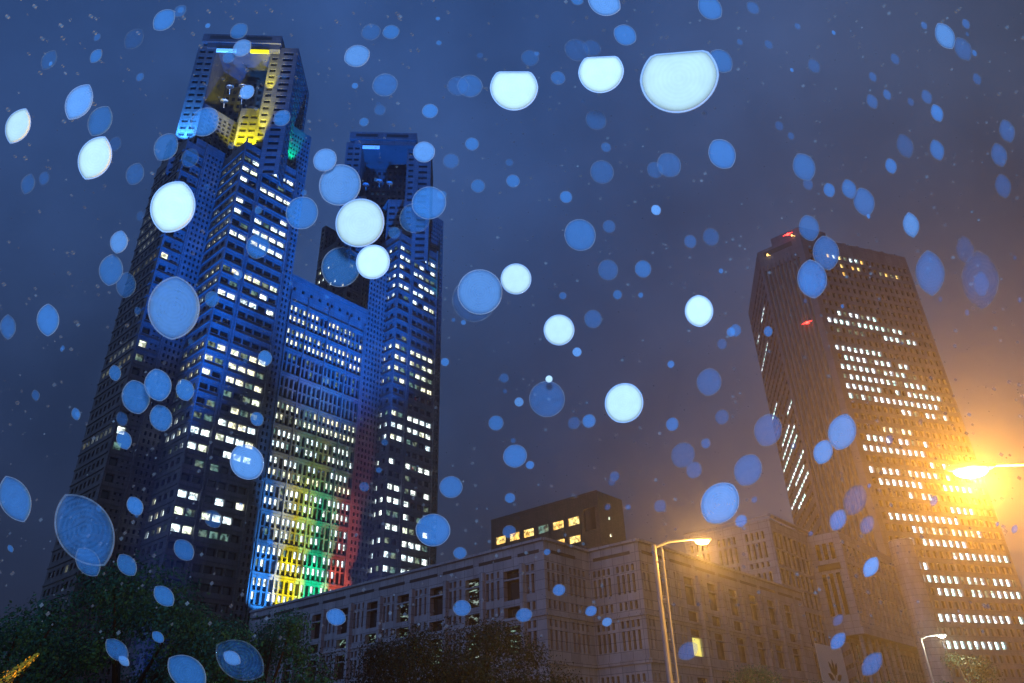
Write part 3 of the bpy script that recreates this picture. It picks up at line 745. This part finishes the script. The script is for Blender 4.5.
# ---------------------------------------------------------------- trees
bark = noisy('bark', (.02, .022, .022), (.035, .035, .035), 6, .9)
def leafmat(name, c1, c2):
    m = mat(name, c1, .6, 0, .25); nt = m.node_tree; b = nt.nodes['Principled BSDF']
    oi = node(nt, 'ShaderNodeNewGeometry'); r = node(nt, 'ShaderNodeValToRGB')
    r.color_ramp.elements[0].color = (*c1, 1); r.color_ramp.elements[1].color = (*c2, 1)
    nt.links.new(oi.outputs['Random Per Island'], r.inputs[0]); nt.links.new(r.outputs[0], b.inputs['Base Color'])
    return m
LG = leafmat('leaves_green', (.006, .09, .07), (.018, .19, .13))
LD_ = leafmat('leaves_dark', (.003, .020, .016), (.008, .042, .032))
LY = leafmat('leaves_lamplit_yellow', (.45, .40, .03), (.7, .6, .08))  # lamplight on the twig, put into the leaf colour
def tree(loc, H, W, lm, label, seed, n=30000, leaf=.2, cat='tree', group='street trees in front of the hall', bottom=.12):
    r = random.Random(seed); x, y = loc
    root = empty('broadleaf_tree', (x, y, 0), label, cat, group)
    mb = MB(); top = Vector((x, y, H*.6)); mb.tube((x, y, 0), (x + .2, y, H*.32), W*.035 + .1, W*.028 + .07, 10)
    blobs = []
    for i in range(40):
        a = r.uniform(0, 2*math.pi); q = math.sqrt(r.random()); hz = r.uniform(bottom, .97)
        rad = W*.5*math.sin(math.pi*min(1, max(.08, (hz - bottom*.6)/(1.06 - bottom*.6))))**.6 * (.55 + .45*q)
        c = Vector((x + math.cos(a)*rad*.8, y + math.sin(a)*rad*.8, H*hz - W*.06)); blobs.append((c, W*r.uniform(.10, .19)))
        if i % 2 == 0: mb.tube((x + .2, y, H*(.25 + .1*r.random())), c, W*.016 + .03, .03, 6, caps=False)
    mb.build('trunk', bark, root)
    lb = MB()
    for i in range(n):
        c, rad = blobs[r.randrange(len(blobs))]
        v = Vector((r.gauss(0, 1), r.gauss(0, 1), r.gauss(0, 1))).normalized() * rad * (r.random()**.45) * (1.25 if r.random() < .12 else 1)
        v.z *= .75; p = c + v
        nn = (v.normalized() + Vector((r.uniform(-.8, .8), r.uniform(-.8, .8), r.uniform(-.3, 1)))).normalized()
        a = nn.orthogonal().normalized(); b = nn.cross(a); t = r.uniform(0, 6.28); a, b = a*math.cos(t) + b*math.sin(t), b*math.cos(t) - a*math.sin(t)
        s = leaf*r.uniform(.6, 1.3)
        lb.quad(p - a*s*.5, p + b*s*.28, p + a*s*.5 + nn*s*.1, p - b*s*.28)
    lb.build('crown', lm, root)
    return root
def tz(az, d): q = polar(az, d); return (q.x, q.y)
tree(tz(-33.5, 48), 10.0, 12, LG, 'green broadleaf tree at the left edge of the photo below the towers', 1)
tree(tz(-26.5, 50), 12.2, 13, LG, 'tallest rounded green tree at lower left in front of the left tower', 2, 40000)
tree(tz(-18.2, 47), 9.6, 10, LG, 'green tree sloping down to the right under the rainbow-lit facade', 3)
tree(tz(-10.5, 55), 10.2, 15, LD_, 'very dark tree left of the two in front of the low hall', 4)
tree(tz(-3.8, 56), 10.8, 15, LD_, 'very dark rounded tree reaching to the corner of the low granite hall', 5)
tree(tz(15.6, 88), 10.0, 8, LG, 'small round tree in front of the hall right of the near street lamp', 6, 7000)
tree(tz(20.4, 95), 8.6, 8, LG, 'small dark tree under the white banner', 7, 6000)
tree(tz(23.6, 92), 8.2, 9, LG, 'small tree under the overhanging block of the hall', 8, 6000)
tree(tz(28.6, 82), 9.4, 9, LD_, 'tree lit yellow beside the small distant street lamp', 9, 8000)
# leafy twig at the lower left, yellow lamplight painted into its leaves
def twig():
    A = ray(-14, 694)*6 + Vector((0, 0, CAMZ)); B = ray(38, 654)*6.0 + Vector((0, 0, CAMZ))
    root = empty('lamplit_twig', (A.x - .3, A.y, 0), 'leafy twig coloured bright yellow as if lamplit, poking in at the bottom left corner', 'shrub')
    mb = MB(); mb.tube((A.x - .3, A.y, 0), A, .02, .012, 7); mb.tube(A, B, .012, .003, 6); mb.build('stem', bark, root)
    r = random.Random(3); lb = MB()
    for i in range(420):
        t = r.random()**.8; c = A.lerp(B, t); rad = .055*(1 - t)**.7 + .008
        v = Vector((r.gauss(0, 1), r.gauss(0, 1), r.gauss(0, 1))).normalized()*rad*r.random()**.5; p = c + v
        nn = v.normalized(); a = nn.orthogonal().normalized(); b = nn.cross(a); s = r.uniform(.010, .022)
        lb.quad(p - a*s*.5, p + b*s*.3, p + a*s*.5, p - b*s*.3)
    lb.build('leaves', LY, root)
twig()

# ---------------------------------------------------------------- falling rain, caught by the flash
def dropmat(name, col, alpha, ringa):
    m = bpy.data.materials.new(name); m.use_nodes = True; nt = m.node_tree; nt.nodes.clear(); L = nt.links
    o = node(nt, 'ShaderNodeOutputMaterial'); tr = node(nt, 'ShaderNodeBsdfTransparent'); df = node(nt, 'ShaderNodeBsdfDiffuse'); df.inputs[0].default_value = (*col, 1)
    mx = node(nt, 'ShaderNodeMixShader'); tc = node(nt, 'ShaderNodeTexCoord')
    sx = node(nt, 'ShaderNodeVectorMath', operation='MULTIPLY'); sx.inputs[1].default_value = (1, 1, 0); L.new(tc.outputs['Object'], sx.inputs[0])
    ln = node(nt, 'ShaderNodeVectorMath', operation='LENGTH'); L.new(sx.outputs[0], ln.inputs[0])
    ml = node(nt, 'ShaderNodeMath', operation='MULTIPLY'); ml.inputs[1].default_value = 55; L.new(ln.outputs['Value'], ml.inputs[0])
    si = node(nt, 'ShaderNodeMath', operation='SINE'); L.new(ml.outputs[0], si.inputs[0])
    no = node(nt, 'ShaderNodeTexNoise'); no.inputs['Scale'].default_value = 3; L.new(tc.outputs['Object'], no.inputs['Vector'])
    a1 = node(nt, 'ShaderNodeMath', operation='MULTIPLY_ADD'); a1.inputs[1].default_value = ringa; a1.inputs[2].default_value = alpha - .12; L.new(si.outputs[0], a1.inputs[0])
    a2 = node(nt, 'ShaderNodeMath', operation='MULTIPLY_ADD'); a2.inputs[1].default_value = .24; L.new(no.outputs[0], a2.inputs[0]); L.new(a1.outputs[0], a2.inputs[2])
    L.new(a2.outputs[0], mx.inputs[0]); L.new(tr.outputs[0], mx.inputs[1]); L.new(df.outputs[0], mx.inputs[2]); L.new(mx.outputs[0], o.inputs[0])
    return m
DM = [dropmat('raindrop_%s' % nm, c, a, .02) for nm, c, a in (('faint', (.04, .20, .66), .09), ('pale', (.05, .24, .74), .14), ('blue', (.06, .28, .82), .26), ('bright', (.15, .40, .92), .44), ('white', (.42, .60, .66), .84))]  # how strongly each drop catches the flash is set by colour and opacity
RM = [dropmat('raindrop_blur_rim_%s' % nm, (.3, .5, .9), a, .0) for nm, a in (('faint', .05), ('pale', .09), ('blue', .16), ('bright', .28), ('white', .5))]
def drop_mesh(s, cut=None):
    mb = MB(); n = 44; TH = [2*math.pi*i/n for i in range(n)]
    def R(t):
        r_ = -s*abs(math.cos(t)) + math.sqrt(max(1e-6, 1 - (s*math.sin(t))**2))
        if cut and math.cos(t) > .05: r_ = min(r_, cut/math.cos(t))
        return r_
    prof = [(0, .22), (.5, .22), (.8, .2), (.93, .14), (1.0, 0), (.93, -.14), (.8, -.2), (.5, -.22), (0, -.22)]
    rings = [[Vector((R(t)*q*math.cos(t), R(t)*q*math.sin(t), z)) for t in TH] for q, z in prof]
    for i in range(len(prof)-1):
        for j in range(n):
            k = (j+1) % n; mb.quad(rings[i][j], rings[i+1][j], rings[i+1][k], rings[i][k], 0)
    # bright edge of the lens blur, added as a paler ring
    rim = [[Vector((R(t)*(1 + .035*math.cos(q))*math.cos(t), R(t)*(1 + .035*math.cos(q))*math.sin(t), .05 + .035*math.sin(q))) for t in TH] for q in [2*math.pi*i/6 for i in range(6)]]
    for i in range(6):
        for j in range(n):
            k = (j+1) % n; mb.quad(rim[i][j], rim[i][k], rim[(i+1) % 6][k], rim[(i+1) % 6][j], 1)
    o = mb.build('raindrop', [DM[0], RM[0]], smooth=True); me = o.data; bpy.data.objects.remove(o); return me
SH = [0, .06, .12, .2, .28, .36, .44]; DMESH = [drop_mesh(s) for s in SH] + [drop_mesh(.06, .68)]; SH.append(.08)
camR = MW.col[0].copy(); camU = MW.col[1].copy(); camR = MW @ Vector((1, 0, 0)); camU = MW @ Vector((0, 1, 0))
def raindrop(x, y, wpx, hpx, b, label, rr):
    rad = math.hypot(x - 470, y - 330)
    si = min(range(len(SH) - 1), key=lambda i: abs(SH[i] - min(.44, .56*(rad/540)**1.9)))
    cutd = b > .9 and y < 130 and x > 450
    if cutd: si = 7; hpx *= 1.2
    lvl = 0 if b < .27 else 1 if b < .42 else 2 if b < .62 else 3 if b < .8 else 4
    o = bpy.data.objects.new('raindrop', DMESH[si]); C.objects.link(o)
    for k, m in ((0, DM[lvl]), (1, RM[lvl])): o.material_slots[k].link = 'OBJECT'; o.material_slots[k].material = m
    d = ray(x, y); dist = rr.uniform(2.1, 2.5) if lvl == 4 else rr.uniform(2.5, 3.3)
    o.location = Vector((0, 0, CAMZ)) + d*dist
    zax = -d; rx, ry = x - 470, y - 330; ln = math.hypot(rx, ry) or 1
    if rad < 90: rx, ry = 1, 0; ln = 1
    if cutd: rx, ry, ln = 0, -1, 1
    xa = (camR*(rx/ln) - camU*(ry/ln)); xa = (xa - zax*xa.dot(zax)).normalized(); ya = zax.cross(xa)
    R3 = Matrix((xa, ya, zax)).transposed()
    cosf = -(MW.transposed() @ d).z
    size = math.sqrt(wpx*hpx)*.5/F_PX*dist*cosf / ((1 - SH[si])*math.sqrt(1 - SH[si]**2))**.5
    o.rotation_mode = 'QUATERNION'; o.rotation_quaternion = R3.to_quaternion(); o.scale = (size*max(.6, cosf), size, size)
    tag(o, label, 'raindrop', 'raindrops lit by the flash')
    return o
BIGD = [(679,78,72,60,1,'largest brilliant white flat-topped raindrop in the sky at top centre right'), (514,88,47,36,.95,'bright white flat-topped raindrop left of the two big ones at top centre'), (601,72,44,34,.92,'bright white raindrop between the largest white drop and another white one at top centre'),
 (360,223,49,47,.95,'large round white raindrop in front of the second tower'), (373,262,33,34,.9,'white round raindrop just below the large white one on the second tower'), (624,403,37,40,.95,'lowest bright white round raindrop in the middle of the empty sky'),
 (559,330,29,31,.92,'small bright white round raindrop in mid sky left of the lowest bright one'), (516,279,30,30,.85,'white round raindrop touching the large pale blue one in mid sky'), (699,311,27,32,.85,'white oval raindrop in mid sky nearest the right office tower'),
 (480,292,44,44,.66,'large pale blue round raindrop in mid sky beside a smaller white one'), (95,158,34,43,.97,'bright white leaf-shaped raindrop left of the top of the left tower'), (18,126,26,34,.82,'white leaf-shaped raindrop at the far left edge of the sky'),
 (79,102,29,34,.65,'pale leaf-shaped raindrop above the bright white one left of the tower'), (100,121,25,30,.5,'dim blue leaf-shaped raindrop just above the bright white one at upper left'), (173,207,44,52,.86,'large white raindrop over the upper left lobe of the left tower'),
 (174,308,50,63,.7,'largest glowing blue raindrop over the middle of the left tower'), (340,185,42,40,.62,'blue round raindrop at the left corner of the second tower top'), (341,267,38,40,.6,'blue round raindrop with lit windows showing through on the second tower'),
 (302,213,32,32,.48,'blue round raindrop in the gap between the two towers'), (325,160,24,22,.66,'pale raindrop in the gap just left of the second tower roof'), (205,122,28,29,.55,'blue raindrop over the blue-lit pillar of the left tower'), (166,147,24,28,.6,'pale leaf-shaped raindrop at the left edge of the left tower below its roof'),
 (357,56,28,20,.7,'pale flattened raindrop in the sky above the second tower'), (604,2,38,24,.66,'raindrop cut by the top edge of the photo'), (247,462,35,34,.68,'round blue raindrop beside the rainbow-lit centre facade'), (85,530,60,72,.3,'huge faint blue raindrop at the foot of the left tower'),
 (720,503,38,42,.66,'large pale raindrop above the orange street lamp head'), (842,432,27,37,.64,'larger of two touching pale raindrops on the ribbed side of the right tower'), (823,452,18,26,.7,'smaller of two touching pale raindrops on the ribbed side of the right tower'),
 (826,253,26,34,.58,'blue raindrop over the roof edge of the right tower'), (812,279,29,38,.56,'blue raindrop over the upper corner of the right tower'), (809,228,20,26,.5,'blue raindrop in the sky touching the roof of the right tower'), (930,273,30,42,.45,'pale leaf-shaped raindrop in the sky right of the right tower'),
 (945,36,22,24,.66,'pale leaf-shaped raindrop near the top right corner'), (911,225,15,27,.66,'slim bright leaf-shaped raindrop above the right end of the right tower roof'), (872,664,22,22,.6,'vivid blue raindrop under the overhanging block of the hall'), (871,567,16,20,.62,'pale blue raindrop over the round corner of the overhanging block'),
 (15,499,32,46,.5,'blue leaf-shaped raindrop at the left edge above the trees'), (433,530,32,34,.45,'blue round raindrop at the foot of the second tower'), (187,672,40,34,.48,'blue raindrop cut by the bottom edge in front of the trees'), (240,660,46,44,.22,'faint large raindrop around a brighter small one in front of the trees')]
MID = [(164,20,23,21,.45),(180,11,13,12,.4),(134,39,20,20,.25),(49,60,16,19,.4),(96,56,12,14,.5),(239,31,20,14,.55),(242,48,20,16,.66),(229,57,12,13,.55),(247,92,15,14,.66),(282,118,17,16,.55),(28,184,13,22,.35),(135,174,18,22,.35),(115,144,12,15,.25),(190,158,18,18,.4),(140,77,8,8,.35),
 (391,32,18,13,.45),(371,32,22,14,.28),(385,85,28,20,.35),(380,110,12,10,.3),(470,86,26,21,.35),(458,86,20,20,.25),(430,111,17,13,.45),(530,58,18,15,.3),(558,78,16,12,.4),(577,0,16,8,.5),(625,35,26,18,.45),(577,50,30,18,.2),(592,48,20,14,.25),(424,152,23,19,.66),(364,122,9,9,.6),(472,144,14,12,.5),(451,161,15,15,.35),(478,186,14,13,.45),(513,181,14,12,.5),
 (566,197,12,12,.5),(602,172,24,22,.35),(596,120,22,18,.3),(669,165,24,24,.4),(655,170,16,16,.35),(656,210,10,10,.66),(580,235,32,30,.45),(429,203,32,34,.45),(415,218,30,30,.4),(442,195,9,9,.45),(710,8,26,22,.5),(721,61,26,21,.58),(814,66,13,13,.4),(895,59,10,10,.35),(963,49,17,24,.4),(977,79,9,11,.4),(937,113,12,18,.6),(1007,131,16,22,.3),(999,155,15,25,.35),(1003,186,14,27,.4),
 (905,146,17,23,.4),(937,150,14,21,.45),(891,166,11,16,.5),(722,154,28,29,.45),(804,167,22,28,.55),(808,184,10,12,.35),(849,189,14,20,.5),(864,202,21,28,.5),(791,136,7,7,.4),(808,285,16,24,.35),(980,280,38,55,.22),(965,250,20,24,.25),(981,284,14,26,.4),(474,300,46,40,.25),(608,270,20,20,.35),(643,269,17,16,.45),(711,237,17,16,.35),(547,399,34,36,.28),(593,319,17,18,.3),
 (515,456,24,22,.55),(496,423,14,15,.5),(451,487,22,22,.45),(577,352,9,9,.66),(589,421,13,13,.5),(574,423,12,12,.4),(519,402,9,9,.66),(549,379,7,7,.8),(709,382,24,27,.35),(722,344,10,10,.35),(731,332,9,9,.45),(683,455,24,24,.4),(722,417,14,14,.3),(748,470,28,31,.45),(741,521,12,12,.55),(660,506,12,12,.35),(694,470,14,18,.35),(530,465,8,8,.55),(510,498,10,10,.45),(504,378,9,9,.4),(445,362,8,8,.55),
 (119,242,16,25,.66),(111,270,23,32,.55),(126,285,18,28,.35),(48,320,22,32,.45),(8,327,16,24,.4),(258,246,23,25,.45),(212,299,13,17,.5),(265,358,13,16,.45),(158,385,25,34,.48),(136,397,26,36,.5),(161,418,21,28,.5),(185,390,16,24,.6),(115,373,12,16,.45),(124,440,16,18,.45),(257,419,13,14,.55),(76,414,8,14,.55),(88,562,24,30,.4),(127,565,18,24,.45),(135,506,14,22,.45),(164,596,18,24,.6),(184,550,20,22,.45),
 (232,658,14,18,.66),(117,650,22,24,.35),(124,661,8,14,.66),(158,637,10,14,.55),(213,519,14,22,.4),(768,430,22,40,.4),(855,500,22,32,.4),(838,520,16,22,.55),(867,525,13,20,.4),(838,641,16,16,.45),(838,620,10,12,.4),(524,615,16,14,.6),(559,590,12,12,.55),(607,622,9,10,.7),(591,611,10,12,.45),(462,608,20,14,.55),(547,552,6,7,.55),(460,553,13,12,.45),(336,617,18,18,.55),(688,651,20,18,.35)]
rr = random.Random(77)
for (x, y, w_, h_, b, lab) in BIGD: raindrop(x, y, w_, h_, b, lab, rr)
def region(x, y):
    if y > 575 and x < 320: return 'over the left trees'
    if x < 300: return 'over the left tower' if x > 235 - (y)*.42 + 10 and y > 40 and x > 70 else 'in the sky left of the towers'
    if 318 < x < 440 and y > 135: return 'over the second tower'
    if y > 545: return 'over the low granite hall'
    if x > 760 and y > 240 and x < 900 + (y - 250)*.35: return 'over the right office tower'
    if x < 600 and y < 130: return 'in the sky above the towers'
    if x < 760: return 'in the sky between the towers' if y >= 130 else 'in the sky at top centre'
    return 'in the sky at upper right'
ORD = 'first second third fourth fifth sixth seventh eighth ninth tenth eleventh twelfth thirteenth fourteenth fifteenth sixteenth seventeenth eighteenth nineteenth twentieth'.split()
def nth(i): return ORD[i] if i < 20 else ('twenty-' + ORD[i-20] if i < 29 else 'thirtieth' if i == 29 else 'thirty-' + ORD[i-30])
byreg = {}
for q in MID:
    k = (region(q[0], q[1]), 'faint' if q[4] < .42 else 'clear blue'); byreg.setdefault(k, []).append(q)
for (reg, br), lst in byreg.items():
    lst.sort(key=lambda q: q[0])
    for i, q in enumerate(lst):
        raindrop(*q, '%s raindrop %s, %s from the left' % (br, reg, nth(i)), rr)
for i in range(105):
    x = rr.uniform(5, 1020); y = rr.uniform(5, 560); s = rr.choice((4, 4, 5, 5, 6, 7, 9, 12))
    o = raindrop(x, y, s, s*rr.uniform(.9, 1.15), rr.choice((.2, .3, .3, .45)), 'tiny faint blue speck of rain, one of many dotted over the photo', rr)
    o['group'] = 'tiny specks of rain'

# fine drizzle too small and dense to count
mb = MB()
for i in range(2600):
    x = rr.uniform(-60, 1084); y = rr.uniform(-60, 640); d = ray(x, y); dist = rr.uniform(4, 9); p = Vector((0, 0, CAMZ)) + d*dist
    s_ = dist/F_PX*rr.choice((.4, .6, .8, 1.0, 1.5, 2.1)); n0 = len(mb.v)
    mb.v += [tuple(p + Vector(q)*s_) for q in ((1,0,0),(-1,0,0),(0,1,0),(0,-1,0),(0,0,1),(0,0,-1))]
    for (a_, b_, c_) in ((0,2,4),(2,1,4),(1,3,4),(3,0,4),(2,0,5),(1,2,5),(3,1,5),(0,3,5)):
        mb.f.append((n0+a_, n0+b_, n0+c_)); mb.m.append(0)
o = mb.build('drizzle', dropmat('drizzle_water', (.35, .6, .95), .2, 0)); o['kind'] = 'stuff'

# ---------------------------------------------------------------- rain mist
mb = MB(); mb.box((-430, -60, -1), (430, 520, 232))
hz = bpy.data.materials.new('rain_mist'); hz.use_nodes = True; nt = hz.node_tree; nt.nodes.clear()
o_ = node(nt, 'ShaderNodeOutputMaterial'); pv = node(nt, 'ShaderNodeVolumePrincipled')
pv.inputs['Color'].default_value = (.72, .82, 1, 1); pv.inputs['Density'].default_value = .0006; pv.inputs['Anisotropy'].default_value = .8
nt.links.new(pv.outputs[0], o_.inputs['Volume'])
o = mb.build('haze', hz); o['kind'] = 'stuff'
